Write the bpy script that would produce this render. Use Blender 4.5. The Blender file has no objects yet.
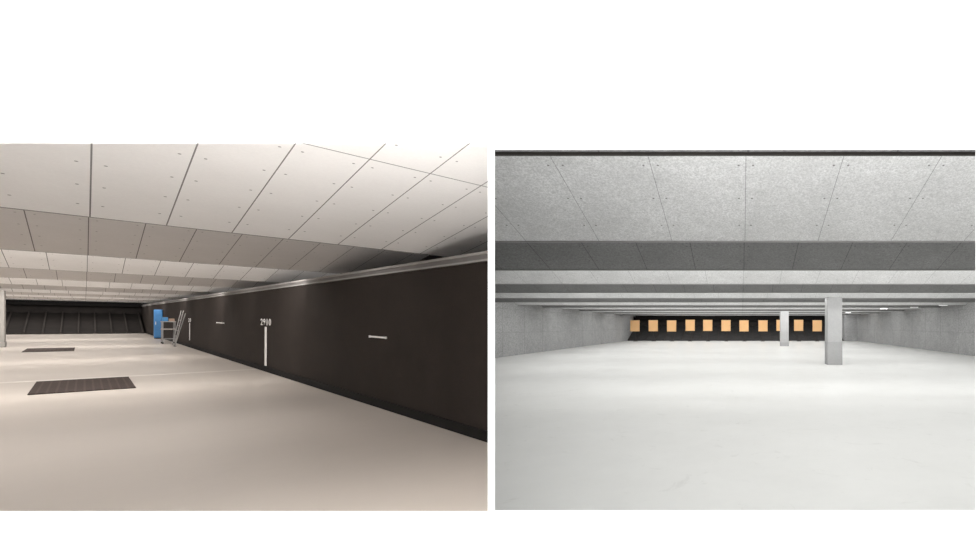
import bpy, math, random
from mathutils import Matrix, Vector
random.seed(4)
S=bpy.context.scene
S.view_settings.view_transform='Standard'
S.view_settings.look='None'
col=S.collection
F=465.0; H=1.6

# ------------------------------------------------------------- node helpers
def newmat(name):
    m=bpy.data.materials.new(name); m.use_nodes=True
    nt=m.node_tree; return m,nt,nt.nodes['Principled BSDF']
def M_(nt,op,a,b=None,c=None):
    n=nt.nodes.new('ShaderNodeMath'); n.operation=op
    for i,v in enumerate((a,b,c)):
        if v is None: continue
        if isinstance(v,(int,float)): n.inputs[i].default_value=v
        else: nt.links.new(v,n.inputs[i])
    return n.outputs[0]
def mixc(nt,fac,a,b):
    n=nt.nodes.new('ShaderNodeMix'); n.data_type='RGBA'
    for s,v in ((n.inputs[0],fac),(n.inputs[6],a),(n.inputs[7],b)):
        if isinstance(v,(int,float)): s.default_value=v
        elif isinstance(v,tuple): s.default_value=(*v,1) if len(v)==3 else v
        else: nt.links.new(v,s)
    return n.outputs[2]
def noise(nt,vec,scale,detail=4,rough=.6,dist=0):
    n=nt.nodes.new('ShaderNodeTexNoise'); n.inputs['Scale'].default_value=scale
    n.inputs['Detail'].default_value=detail; n.inputs['Roughness'].default_value=rough
    n.inputs['Distortion'].default_value=dist
    nt.links.new(vec,n.inputs['Vector']); return n.outputs['Fac']
def ramp(nt,v,lo,hi):
    n=nt.nodes.new('ShaderNodeMapRange'); nt.links.new(v,n.inputs[0])
    n.inputs[1].default_value=lo; n.inputs[2].default_value=hi; return n.outputs[0]
def plain(name,c1,c2=None,scale=3,rough=.6,metal=0,bump=0,bscale=40,spec=.5,fine=None,scuff=None,joint=None,grid=None):
    m,nt,b=newmat(name)
    tc=nt.nodes.new('ShaderNodeTexCoord').outputs['Object']
    c2=c2 or tuple(x*.85 for x in c1)
    f=ramp(nt,noise(nt,tc,scale,6,.62),.3,.7)
    out=mixc(nt,f,c1,c2)
    if fine:
        g=ramp(nt,noise(nt,tc,fine[0],3,.7),.35,.65)
        out=mixc(nt,M_(nt,'MULTIPLY',g,fine[1]),out,fine[2])
    if scuff:
        g=ramp(nt,noise(nt,tc,scuff[0],5,.7,1.5),.60,.72)
        out=mixc(nt,M_(nt,'MULTIPLY',g,scuff[1]),out,scuff[2])
    if joint or grid:
        sp=nt.nodes.new('ShaderNodeSeparateXYZ'); nt.links.new(tc,sp.inputs[0])
        def line(c,s,w): return M_(nt,'LESS_THAN',M_(nt,'MULTIPLY',M_(nt,'ABSOLUTE',M_(nt,'SUBTRACT',M_(nt,'FRACT',M_(nt,'ADD',M_(nt,'DIVIDE',c,s),100.5)),.5)),s),w)
        if joint:
            l=M_(nt,'MAXIMUM',line(sp.outputs[1],joint[0],.015),line(sp.outputs[2],joint[1],.006))
            out=mixc(nt,M_(nt,'MULTIPLY',l,joint[2]),out,(.1,.1,.1))
        if grid:
            l=M_(nt,'MAXIMUM',line(sp.outputs[0],grid,.014),line(sp.outputs[1],grid*1.4,.03))
            out=mixc(nt,M_(nt,'MULTIPLY',l,.6),out,(.09,.066,.058))
    nt.links.new(out,b.inputs['Base Color'])
    b.inputs['Roughness'].default_value=rough; b.inputs['Metallic'].default_value=metal
    b.inputs['Specular IOR Level'].default_value=spec
    if bump:
        bn=nt.nodes.new('ShaderNodeBump'); bn.inputs['Strength'].default_value=bump
        bn.inputs['Distance'].default_value=.01
        nt.links.new(noise(nt,tc,bscale,4),bn.inputs['Height']); nt.links.new(bn.outputs[0],b.inputs['Normal'])
    return m
def panelmat(name,c1,c2,spacing,off,seamw,seama,speck,screw,rows,cross=None,sscale=38,blotch=0):
    m,nt,b=newmat(name)
    tc=nt.nodes.new('ShaderNodeTexCoord').outputs['Object']
    sp=nt.nodes.new('ShaderNodeSeparateXYZ'); nt.links.new(tc,sp.inputs[0])
    x,y=sp.outputs[0],sp.outputs[1]
    xf=M_(nt,'MULTIPLY',M_(nt,'ABSOLUTE',M_(nt,'SUBTRACT',M_(nt,'FRACT',M_(nt,'ADD',M_(nt,'DIVIDE',M_(nt,'SUBTRACT',x,off),spacing),100.5)),.5)),spacing)
    seam=M_(nt,'LESS_THAN',xf,seamw)
    if cross: seam=M_(nt,'MAXIMUM',seam,M_(nt,'LESS_THAN',M_(nt,'ABSOLUTE',M_(nt,'SUBTRACT',y,cross)),.007))
    base=mixc(nt,ramp(nt,noise(nt,tc,1.3,5),.3,.7),c1,c2)
    spk=ramp(nt,noise(nt,tc,sscale,5,.85),.42,.60)
    base=mixc(nt,M_(nt,'MULTIPLY',spk,speck),base,tuple(v*.45 for v in c1))
    if blotch:
        bl=ramp(nt,noise(nt,tc,9,6,.85,.6),.45,.64)
        base=mixc(nt,M_(nt,'MULTIPLY',bl,blotch),base,tuple(v*.5 for v in c1))
    px=M_(nt,'SUBTRACT',xf,.075)
    py=M_(nt,'MULTIPLY',M_(nt,'SUBTRACT',M_(nt,'FRACT',M_(nt,'ADD',M_(nt,'DIVIDE',y,rows),50.2)),.5),rows)
    d=M_(nt,'SQRT',M_(nt,'ADD',M_(nt,'MULTIPLY',px,px),M_(nt,'MULTIPLY',py,py)))
    base=mixc(nt,M_(nt,'MULTIPLY',M_(nt,'LESS_THAN',d,screw),.75),base,(.08,.07,.07))
    base=mixc(nt,M_(nt,'MULTIPLY',seam,seama),base,(.05,.045,.045))
    nt.links.new(base,b.inputs['Base Color']); b.inputs['Roughness'].default_value=.9
    b.inputs['Specular IOR Level'].default_value=.2
    return m

# ------------------------------------------------------------- geometry helpers
cam_pos=Vector((0,0,H))
vd=Vector((-657,F,12)).normalized(); ud=Vector((F,657,0)).normalized(); nd=ud.cross(vd)
R=Matrix((ud,vd,nd)).transposed().to_4x4()
ML=Matrix.Translation(cam_pos-nd*H)@R      # left hall frame (u across, v down-range, n up)
MR=Matrix.Identity(4)
def clip(poly,a,b,c):   # keep a*x+b*y<=c
    out=[]
    for i in range(len(poly)):
        p,q=poly[i],poly[(i+1)%len(poly)]
        dp=a*p[0]+b*p[1]-c; dq=a*q[0]+b*q[1]-c
        if dp<=0: out.append(p)
        if (dp<0<dq) or (dq<0<dp):
            t=dp/(dp-dq); out.append((p[0]+(q[0]-p[0])*t,p[1]+(q[1]-p[1])*t))
    return out
def rect(x0,y0,x1,y1): return [(x0,y0),(x1,y0),(x1,y1),(x0,y1)]
def clipL(p):
    p=clip(p,1,-.4954,-.012)
    return clip(p,-.8162,-.5776,-2.03)
def clipR(p):
    p=clip(p,-1,-.5398,-.02)
    return clip(p,0,-1,-2.02)
def mesh_obj(name,verts,faces,mat,Mx=MR,loc=(0,0,0),parent=None,label=None,cat=None,group=None,kind=None,bevel=0):
    me=bpy.data.meshes.new(name)
    me.from_pydata([Vector(v)-Vector(loc) for v in verts],[],faces); me.validate(); me.update()
    import bmesh
    bm=bmesh.new(); bm.from_mesh(me); bmesh.ops.recalc_face_normals(bm,faces=bm.faces)
    if bevel: bmesh.ops.bevel(bm,geom=list(bm.edges),offset=bevel,segments=2,affect='EDGES',profile=.5)
    bm.to_mesh(me); bm.free()
    me.materials.append(mat)
    o=bpy.data.objects.new(name,me); col.objects.link(o)
    W=Mx@Matrix.Translation(loc)
    if parent:
        o.parent=parent; o.matrix_local=Matrix.Translation(Vector(loc)-Vector(parent['_l']))
    else: o.matrix_world=W
    tag(o,label,cat,group,kind); o['_l']=tuple(loc)
    return o
def tag(o,label=None,cat=None,group=None,kind=None):
    if label:o['label']=label
    if cat:o['category']=cat
    if group:o['group']=group
    if kind:o['kind']=kind
def prism(name,poly,z0,z1,mat,**k):
    n=len(poly)
    f0=z0 if callable(z0) else (lambda x,y:z0); f1=z1 if callable(z1) else (lambda x,y:z1)
    v=[(x,y,f0(x,y)) for x,y in poly]+[(x,y,f1(x,y)) for x,y in poly]
    f=[tuple(range(n))[::-1],tuple(range(n,2*n))]+[(i,(i+1)%n,(i+1)%n+n,i+n) for i in range(n)]
    return mesh_obj(name,v,f,mat,**k)
def box(name,x0,x1,y0,y1,z0,z1,mat,**k): return prism(name,rect(x0,y0,x1,y1),z0,z1,mat,**k)
def multibox(name,bs,mat,**k):
    v=[];f=[]
    for (x0,x1,y0,y1,z0,z1) in bs:
        b=len(v)
        v+=[(x0,y0,z0),(x1,y0,z0),(x1,y1,z0),(x0,y1,z0),(x0,y0,z1),(x1,y0,z1),(x1,y1,z1),(x0,y1,z1)]
        f+=[tuple(b+i for i in q) for q in ((3,2,1,0),(4,5,6,7),(0,1,5,4),(1,2,6,5),(2,3,7,6),(3,0,4,7))]
    return mesh_obj(name,v,f,mat,**k)
def empty(name,loc,Mx,label,cat,group=None):
    o=bpy.data.objects.new(name,None); o.empty_display_size=.2; col.objects.link(o)
    o.matrix_world=Mx@Matrix.Translation(loc); o['_l']=tuple(loc); tag(o,label,cat,group); return o
def tube(name,p0,p1,r,mat,parent,Mx=MR,seg=12,**k):
    p0=Vector(p0);p1=Vector(p1);d=(p1-p0).normalized()
    a=d.orthogonal().normalized(); b=d.cross(a)
    v=[];
    for p in (p0,p1):
        for i in range(seg):
            t=2*math.pi*i/seg; v.append(p+a*math.cos(t)*r+b*math.sin(t)*r)
    f=[tuple(range(seg))[::-1],tuple(range(seg,2*seg))]+[(i,(i+1)%seg,(i+1)%seg+seg,i+seg) for i in range(seg)]
    return mesh_obj(name,v,f,mat,Mx=Mx,loc=tuple(p0),parent=parent,**k)
def area(name,Mx,loc,direction,sx,sy,power,color=(1,1,1)):
    l=bpy.data.lights.new(name,'AREA'); l.shape='RECTANGLE'; l.size=sx; l.size_y=sy; l.energy=power; l.color=color
    o=bpy.data.objects.new(name,l); col.objects.link(o)
    d=Vector(direction).normalized(); z=-d; x=Vector((1,0,0)); y=z.cross(x).normalized(); x=y.cross(z)
    Rm=Matrix((x,y,z)).transposed().to_4x4()
    o.matrix_world=Mx@Matrix.Translation(loc)@Rm
    return o

# ------------------------------------------------------------- materials
white=plain('white_paint',(.93,.93,.93),(.91,.91,.91),2,.8)
m_floorL=plain('sealed_floor_warm',(.50,.452,.408),(.455,.412,.373),.35,.36,bump=.05,bscale=8,scuff=(.8,.12,(.34,.305,.27)))
m_joint=plain('pale_joint',(.72,.68,.63),None,2,.4)
m_floorR=plain('sealed_floor_pale',(.80,.80,.775),(.75,.75,.725),.6,.36,bump=.03,bscale=9,fine=(3.2,.08,(.62,.62,.6)),scuff=(2.0,.38,(.52,.52,.49)))
m_dark=plain('dark_rubber_wall',(.0235,.018,.0155),(.029,.0225,.0195),1.2,.9,fine=(60,.3,(.011,.009,.008)),spec=.12)
m_black=plain('black_rubber',(.006,.0055,.005),(.009,.008,.008),5,.85,spec=.15)
m_trap=plain('dark_bullet_trap',(.018,.0155,.0145),(.028,.024,.022),2,.85,spec=.15)
m_rib=plain('grey_steel_rib',(.046,.040,.037),None,4,.75,spec=.12)
m_trapR=plain('grey_bullet_trap',(.030,.029,.028),(.045,.043,.042),2,.85,spec=.15)
m_edge=plain('edge_steel_dark',(.22,.21,.205),None,4,.6)
m_metal=plain('galvanised_steel',(.50,.50,.48),None,5,.4,.3)
m_rail=plain('pale_rail',(.30,.29,.275),(.26,.25,.235),2,.9,spec=0)
m_railgap=plain('rail_gap_grey',(.17,.16,.155),None,2,.9,spec=.05)
m_conc=plain('grey_board_wall',(.44,.44,.435),(.36,.36,.355),1.6,.9,fine=(22,.8,(.17,.17,.17)),joint=(2.4,1.25,.5),spec=.2)
m_col=plain('column_concrete',(.37,.37,.365),(.32,.32,.315),2,.8,fine=(30,.4,(.25,.25,.25)))
m_colb=plain('column_base_grey',(.33,.33,.325),None,2,.8,fine=(30,.5,(.23,.23,.23)))
m_wallL=plain('grey_plaster',(.27,.255,.235),None,2,.8)
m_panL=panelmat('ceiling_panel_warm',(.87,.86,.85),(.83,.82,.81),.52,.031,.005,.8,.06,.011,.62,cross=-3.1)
m_panL2=panelmat('ceiling_panel_warm_dim',(.64,.62,.605),(.60,.58,.565),.52,.031,.005,.8,.08,.011,.62)  # darker copy of the warm panel: weaker light on alternate rows, painted in
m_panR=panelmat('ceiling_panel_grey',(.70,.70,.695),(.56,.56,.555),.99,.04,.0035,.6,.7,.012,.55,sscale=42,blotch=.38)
m_panR2=panelmat('ceiling_panel_grey_dim',(.235,.235,.233),(.19,.19,.188),.99,.04,.006,.65,.7,.014,.55,sscale=30,blotch=.35)  # darkened panel copy; the dimness of the less lit rows is in its colour
m_soff=plain('dark_ceiling',(.10,.10,.10),None,2,.9)
m_orange=plain('target_cardboard',(.74,.45,.21),(.62,.36,.165),.6,.8)
m_blue=plain('blue_paint',(.025,.15,.34),(.02,.11,.27),3,.5)
m_white=plain('white_marking',(.75,.73,.71),None,5,.6)
m_wood=plain('grey_tray',(.27,.24,.22),None,5,.6)
m_box=plain('cardboard_box_brown',(.30,.20,.14),None,5,.8)
m_carton=plain('blue_crate',(.04,.16,.33),None,5,.8)
m_dull=plain('dull_aluminium',(.24,.23,.22),None,5,.6)
m_mat=plain('dark_ribbed_mat',(.030,.020,.0175),(.042,.03,.026),4,.85,fine=(30,.5,(.018,.013,.012)),spec=.2,grid=.11)

# ------------------------------------------------------------- front wall with two openings
D=2.0
xs=[-14,-3.26,-1.0946+.002,-1.0624-.007,1.0043+.006,13]     # jamb positions of the two viewing openings
zl=(.808-.010,2.387+.004); zr=(.808-.006,2.358+.004)
y0,y1=D,D+.012
cells=[(-14,xs[1],y0,y1,-.02,4.6),(xs[1],xs[2],y0,y1,-.02,zl[0]),(xs[1],xs[2],y0,y1,zl[1],4.6),
 (xs[2],xs[3],y0,y1,-.02,4.6),(xs[3],xs[4],y0,y1,-.02,zr[0]),(xs[3],xs[4],y0,y1,zr[1],4.6),(xs[4],13,y0,y1,-.02,4.6)]
multibox('wall_front',cells,white,kind='structure',label='plain white wall with two viewing openings')
box('floor_lobby',-14,13,-4,D,-.06,-.02,white,kind='structure',label='white lobby floor')
dv=[(-1.0796-.006,2.02),(-1.0796+.006,2.02),(-12.35+.02,22.9),(-12.35-.02,22.9)]
prism('wall_divider',dv,0,4.3,m_conc,kind='structure',label='thin grey partition between the two halls')

# ------------------------------------------------------------- LEFT HALL
UW=3.04; UR=4.5; UL=-6.0; VE=71.0
prism('floor',clipL(rect(UL,-10,UW+.1,VE)),-.1,0,m_floorL,Mx=ML,kind='structure',label='warm grey sealed concrete floor')
prism('ceiling',clipL(rect(UL,-10,UR+.1,VE)),3.56,3.62,m_soff,Mx=ML,kind='structure',label='dark ceiling slab above baffles')
prism('wall_right',clipL(rect(UW,2,UW+.1,VE)),0,2.35,m_dark,Mx=ML,kind='structure',label='long black rubber-clad side wall')
prism('trim_1',clipL(rect(UW-.035,2,UW,VE)),0,.14,m_black,Mx=ML,kind='structure',label='black skirting strip')
prism('trim_2',clipL(rect(UW-.02,2,UW+.1,VE)),2.36,2.385,m_rail,Mx=ML,kind='structure',label='pale rail on top of the black wall')
prism('trim_3',clipL(rect(UW+.0,2,UW+.1,VE)),2.385,2.45,m_railgap,Mx=ML,kind='structure',label='grey recess between the rails')
prism('trim_4',clipL(rect(UW-.02,2,UW+.1,VE)),2.45,2.485,m_rail,Mx=ML,kind='structure',label='pale metal rail along wall top')
prism('trim_5',clipL(rect(UW+.1,2,UR,VE)),2.33,2.37,m_railgap,Mx=ML,kind='structure',label='grey ledge behind the rail')
prism('wall_recess',clipL(rect(UR,2,UR+.1,VE)),2.3,3.56,m_black,Mx=ML,kind='structure',label='recessed wall above ledge, blackened for the shade in the gap')  # black colour stands in for the shade inside the gap
prism('wall_left',clipL(rect(UL-.1,-10,UL,VE)),0,3.56,m_wallL,Mx=ML,kind='structure',label='grey plaster side wall')
box('wall_back',UL,UR+.1,VE,VE+.1,0,3.6,m_trap,Mx=ML,kind='structure',label='dark end wall behind bullet trap')
PL=5.65; NB=12
for k in range(NB):
    e=8.66+PL*k; s=e-PL; zb=2.65
    poly=clipL(rect(UL,s+.02,UR,e))
    if len(poly)<3: continue
    f=lambda x,y,e=e:zb+.155*(e-y)
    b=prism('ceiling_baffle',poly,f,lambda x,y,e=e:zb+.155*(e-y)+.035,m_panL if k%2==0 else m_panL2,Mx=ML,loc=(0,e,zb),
        label='sloping ceiling baffle of pale seamed panels' if k%2==0 else 'sloping ceiling baffle of seamed panels toned down for dimmer light',cat='ceiling baffle',group='ceiling baffles over black-walled hall')
    prism('edge_trim',clipL(rect(UL,e,UR,e+.04)),zb-.004,zb+.06,m_edge,Mx=ML,loc=(0,e,zb),parent=b,label='dark steel edge strip')
pl=empty('pillar',(-2.75,41.2,0),ML,'grey concrete pillar standing on the warm grey floor','pillar')
box('shaft',-3.4,-2.18,40.8,41.5,0.25,2.66,m_wallL,Mx=ML,loc=(-2.75,41.2,0),parent=pl,bevel=.02)
box('plinth',-3.42,-2.16,40.78,41.52,0,.25,m_wallL,Mx=ML,loc=(-2.75,41.2,0),parent=pl,bevel=.02)
def trap(x0,x1,yf,yb,zt,Mx,step,label,mt,rh=.12):
    t=empty('bullet_trap',((x0+x1)/2,yf,0),Mx,label,'bullet trap')
    L=((x0+x1)/2,yf,0)
    prism('sloped_bed',rect(x0,yf,x1,yb-.02),0,lambda x,y:.08+(y-yf)/(yb-yf)*(zt*.6),mt,Mx=Mx,loc=L,parent=t)
    n=int((x1-x0)/step)
    for i in range(n+1):
        x=x0+.1+i*(x1-x0-.2)/n
        zz=lambda xx,y:.08+(y-yf)/(yb-yf)*(zt*.6)
        prism('rib',rect(x-.04,yf-.02,x+.04,yb-.03),zz,lambda xx,y:zz(xx,y)+rh,m_rib,Mx=Mx,loc=(x,yf,0),parent=t)
    box('header_board',x0,x1,yb-1.2,yb-1.1,zt-.35,zt,m_black,Mx=Mx,loc=L,parent=t)
    return t
trap(UL+.05,UW-.08,64.7,70.9,2.65,ML,.8,'dark ribbed bullet trap across the end wall',m_trap)
def mat_obj(u0,u1,v0,v1,label):
    b=box('floor_mat',u0,u1,v0,v1,0.002,.02,m_mat,Mx=ML,loc=((u0+u1)/2,(v0+v1)/2,0),label=label,cat='floor mat',group='dark mats on the hall floor')
mat_obj(-.65,.64,16.6,19.6,'dark brown ribbed rectangular floor mat beside a pale joint')
mat_obj(-1.5,-.27,35,38.3,'dark brown floor mat further down the hall')
box('floor_joint',UL+.1,UW-.05,19.85,20.1,.0005,.003,m_joint,Mx=ML,loc=(0,20,0),label='pale straight joint strip across the floor',cat='floor strip')
def wallmark(v,n,z0,w,th,txt,label):
    p=empty('distance_marker',(UW,v,z0),ML,label,'distance marker','white distance markers on the black wall')
    box('stripe',UW-.012,UW-.002,v-th/2,v+th/2,z0,n-.14,m_white,Mx=ML,loc=(UW,v,z0),parent=p)
    cw=w/len(txt)
    for i,ch in enumerate(txt):
        cu=bpy.data.curves.new('t','FONT'); cu.body=ch; cu.size=1; cu.align_x='CENTER'; cu.align_y='CENTER'; cu.extrude=.01; cu.offset=.01
        to=bpy.data.objects.new('t',cu); col.objects.link(to); bpy.context.view_layer.update()
        me=bpy.data.meshes.new_from_object(to.evaluated_get(bpy.context.evaluated_depsgraph_get()))
        bpy.data.objects.remove(to)
        xv=[q.co.x for q in me.vertices]; yv=[q.co.y for q in me.vertices]
        cx=(max(xv)+min(xv))/2; cy=(max(yv)+min(yv))/2
        sx=cw*.88/.56; sy=.19/(max(yv)-min(yv))
        for q in me.vertices:
            x,y,z=q.co; q.co=(-.008-z*.3,-(x-cx)*sx,(y-cy)*sy)
        me.materials.clear(); me.materials.append(m_white)
        o=bpy.data.objects.new('digit',me); col.objects.link(o); o.parent=p
        o.matrix_local=Matrix.Translation((0,w/2-cw*(i+.5),n-z0))
wallmark(19.1,1.43,.16,1.42,.22,'2910','white number 2910 above vertical white stripe')
wallmark(36.1,1.36,.35,1.1,.18,'20','small white number above vertical white stripe')
for v0,v1,n in ((9.72,10.56,1.25),(26.1,27.8,1.32)):
    multibox('wall_strip',[(UW-.014,UW-.001,v0,v1,n-.014,n+.014),(UW-.02,UW-.001,v0,v0+.04,n-.02,n+.02),(UW-.02,UW-.001,v1-.04,v1,n-.02,n+.02)],m_white,Mx=ML,loc=(UW,(v0+v1)/2,n),label='short horizontal white strip on the black wall',cat='wall strip',group='white strips on the black wall')
L=(2.8,50,0)
bl=empty('locker',L,ML,'tall blue metal locker against the black wall','locker')
box('body',2.66,3.02,49.9,50.2,.06,1.95,m_blue,Mx=ML,loc=L,parent=bl,bevel=.02)
box('door',2.69,2.99,49.86,49.9,.12,1.9,m_blue,Mx=ML,loc=L,parent=bl,bevel=.01)
box('handle',2.71,2.74,49.82,49.86,.95,1.15,m_metal,Mx=ML,loc=L,parent=bl)
box('base',2.68,3.0,49.92,50.18,0,.06,m_black,Mx=ML,loc=L,parent=bl)
L=(2.7,41.3,0)
tr=empty('trolley',L,ML,'dull grey metal trolley beside the blue locker','trolley')
box('tray',2.45,2.96,41,41.8,.78,.83,m_wood,Mx=ML,loc=L,parent=tr,bevel=.01)
box('tray',2.45,2.96,41,41.8,1.2,1.25,m_dull,Mx=ML,loc=L,parent=tr,bevel=.01)
box('lower_shelf',2.47,2.94,41.02,41.78,.25,.28,m_edge,Mx=ML,loc=L,parent=tr)
for x in (2.49,2.92):
    for y in (41.05,41.75):
        tube('leg',(x,y,.06),(x,y,1.24),.02,m_edge,tr,ML)
        box('caster',x-.03,x+.03,y-.05,y+.05,0,.08,m_black,Mx=ML,loc=(x,y,0),parent=tr,bevel=.01)
for (x,y,z,hh,mm,lb) in ((2.58,41.3,1.252,.22,m_carton,'small blue crate on upper trolley tray'),(2.82,41.4,1.252,.15,m_box,'brown cardboard box on upper trolley tray')):
    c=box('carton',x-.1,x+.1,y-.15,y+.15,z,z+hh,mm,Mx=ML,loc=(x,y,z),label=lb,cat='box',bevel=.006)
    box('flap',x-.10,x+.10,y-.02,y+.02,z+hh,z+hh+.004,m_wood,Mx=ML,loc=(x,y,z+hh),parent=c)
L=(2.7,38.5,0)
ld=empty('ladder',L,ML,'aluminium ladder leaning against the black wall','ladder')
for y in (38.2,39.2):
    tube('rail',(2.7,y,.02),(3.0,y,1.85),.018,m_dull,ld,ML)
for i in range(6):
    t=.12+.15*i
    tube('rung',(2.7+.30*t,38.2,1.85*t),(2.7+.30*t,39.2,1.85*t),.012,m_dull,ld,ML)
po=empty('pole',(2.8,37.3,0),ML,'thin metal pole leaning on the black wall','pole')
tube('shaft',(2.65,37.3,.02),(3.01,37.5,1.7),.017,m_rail,po,ML)
tube('foot',(2.65,37.3,0),(2.66,37.3,.03),.05,m_black,po,ML)

# ------------------------------------------------------------- RIGHT HALL
XL,XR,YE=-12.35,12.3,54.0
prism('floor.001',clipR(rect(XL,2,XR,YE)),-.1,0,m_floorR,kind='structure',label='pale grey sealed concrete floor')
prism('ceiling.001',clipR(rect(XL,2,XR,YE)),3.95,4.0,m_soff,kind='structure',label='ceiling slab above baffles')
box('wall_left.001',XL-.1,XL,22.95,YE,0,3.95,m_conc,kind='structure',label='grey textured board side wall')
box('wall_right.001',XR,XR+.1,2.02,YE,0,3.95,m_conc,kind='structure',label='grey textured board side wall')
box('wall_back.001',XL-.1,XR+.1,YE,YE+.1,0,3.95,m_trap,kind='structure',label='dark end wall behind targets')
PR=3.22
for k in range(16):
    e=3.1+PR*k; s=e-PR; zb=2.75
    poly=clipR(rect(XL,s+.02,XR,e))
    if len(poly)<3: continue
    f=lambda x,y,e=e:zb+.35*(e-y)
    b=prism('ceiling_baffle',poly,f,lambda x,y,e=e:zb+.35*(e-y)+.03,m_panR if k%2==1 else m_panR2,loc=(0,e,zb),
        label='sloping ceiling baffle of speckled light grey panels' if k%2 else 'sloping ceiling baffle of speckled grey panels toned down for dimmer light',cat='ceiling baffle',group='ceiling baffles over pale hall')
    prism('edge_trim',clipR(rect(XL,e-.015,XR,e+.015)),zb-.012,zb+.02,m_rib if k==0 else m_edge,loc=(0,e,zb),parent=b,label='thin steel edge profile')
trap(XL+.05,10.9,50,53.9,2.6,MR,.95,'dark grey ribbed bullet trap behind the orange targets',m_trapR,.05)
box('wall_return',10.95,XR,49.6,YE,0,3.95,m_conc,kind='structure',label='grey return wall beside bullet trap')
def column(x0,x1,y0,y1,zt,label):
    L=((x0+x1)/2,(y0+y1)/2,0)
    c=empty('pillar',L,MR,label,'pillar','square pillars in the pale hall')
    box('shaft',x0,x1,y0,y1,.02,zt,m_col,loc=L,parent=c,bevel=.015)
    box('lower_cladding',x0-.006,x1+.006,y0-.006,y1+.006,0,.95 if y0<25 else .3,m_colb,loc=L,parent=c,bevel=.003)
column(3.52,4.12,19.1,19.75,2.85,'square grey pillar with slightly darker clad base')
column(3.06,3.72,37,37.6,2.8,'square grey pillar further down the pale hall')
for i in range(11):
    x=-11.15+i*1.9; y=48.6
    L=(x,y,0)
    t=empty('target',L,MR,'orange-brown cardboard target board on thin stand','shooting target','orange targets in front of trap')
    dz=random.uniform(-.04,.04); dx=random.uniform(-.05,.05)
    box('board',x-.48+dx,x+.48+dx,y,y+.03,1.06+dz,2.22+dz,m_orange,loc=L,parent=t)
    box('stand',x-.02,x+.02,y+.03,y+.07,0.03,1.5,m_trapR,loc=L,parent=t)
    box('foot',x-.2,x+.2,y-.1,y+.2,0,.03,m_trapR,loc=L,parent=t)
m_em,nt,b=newmat('lamp_glow'); b.inputs['Emission Color'].default_value=(1,1,1,1); b.inputs['Emission Strength'].default_value=.45
for (x,y) in ((9.2,30.2),(10.3,27.8),(10.9,25.2),(8.9,39)):
    L=(x,y,2.74)
    t=box('ceiling_lamp',x-.24,x+.24,y-.04,y+.04,2.72,2.76,m_metal,loc=L,label='short white strip lamp under the baffle edge',cat='ceiling lamp',group='strip lamps under baffles')
    box('diffuser',x-.23,x+.23,y-.035,y+.035,2.70,2.72,m_em,loc=L,parent=t)

# ------------------------------------------------------------- lights
WL=(1,.965,.925)
for k in range(0,NB):
    e=8.66+PL*(k-1)
    u0,u1=UL+.3,UR-.1
    if k==0: u0,u1=.6,1.5
    if k==1: u0,u1=-3.2,UR-.25
    cx=(u0+u1)/2; w=u1-u0
    area('lamp_up',ML,(cx,e+.3,2.85),(0,1,.15) if k!=1 else (0,.7,.7),w,.15,((25 if k==0 else 34) if k%2==0 else (9.5 if k==1 else 11))*w,(1,.985,.97) if k<2 else (1,.965,.93))  # odd rows: unseen fill added to lighten the panels behind the edge
    if k==0:
        area('fill_down',ML,(.9,e+.45,2.80),(0,.1,-1),1.3,.8,50,WL)  # extra unseen fill to brighten the near floor
    else:
        u1=2.0; cx=(u0+u1)/2; w=u1-u0
        area('fill_down',ML,(cx,e+1.4,2.985),(0,.11,-1),w,2.2,(14.5 if k==1 else 12.5 if k==2 else 11)*w,WL)  # unseen fill added above the baffle edge to light the floor
# unseen fill lights added low behind each sill to lift the near ceiling
area('sill_fill',MR,(-2.1,2.35,.25),(-.35,.8,.75),1.7,.3,85,WL)
area('sill_fill',MR,(.2,2.35,.25),(0,.8,.75),2.2,.3,25)
for k in range(1,16):
    e=3.1+PR*(k-1)
    xr=XR-1.6; w=xr+min(-XL-1.6,.5398*(e+.3)-.3)
    cx=xr-w/2
    if k%2==1:
        area('lamp_up',MR,(cx,e+.15,2.95),(0,1,.25),w,.12,(9.5 if k==1 else 20 if k==3 else 15)*w)
    area('fill_down',MR,(cx,e+.3,2.86),(0,.2,-1),w,.2,8.0*w)  # hidden fill in every pocket, added for the floor brightness
area('wall_fill',MR,(-1.2,.9,4.0),(0,.75,-1),9,.4,330)  # unseen wash light added to bring the front wall to full white
area('wall_fill',MR,(-1.2,.7,0.1),(0,1,.35),9,.3,130)  # second added wash on the wall, from below and out of view
wd=bpy.data.worlds.new('w'); S.world=wd; wd.use_nodes=True
wd.node_tree.nodes['Background'].inputs[0].default_value=(1,1,1,1)
wd.node_tree.nodes['Background'].inputs[1].default_value=.75

for o in bpy.data.objects:
    if '_l' in o: del o['_l']
cd=bpy.data.cameras.new('camera'); cd.sensor_width=36; cd.lens=F/980*36
cd.shift_x=-(742-490)/980; cd.shift_y=(326-276)/980; cd.clip_start=.05; cd.clip_end=300
co=bpy.data.objects.new('camera',cd); col.objects.link(co); co.location=cam_pos; co.rotation_euler=(math.pi/2,0,0)
S.camera=co
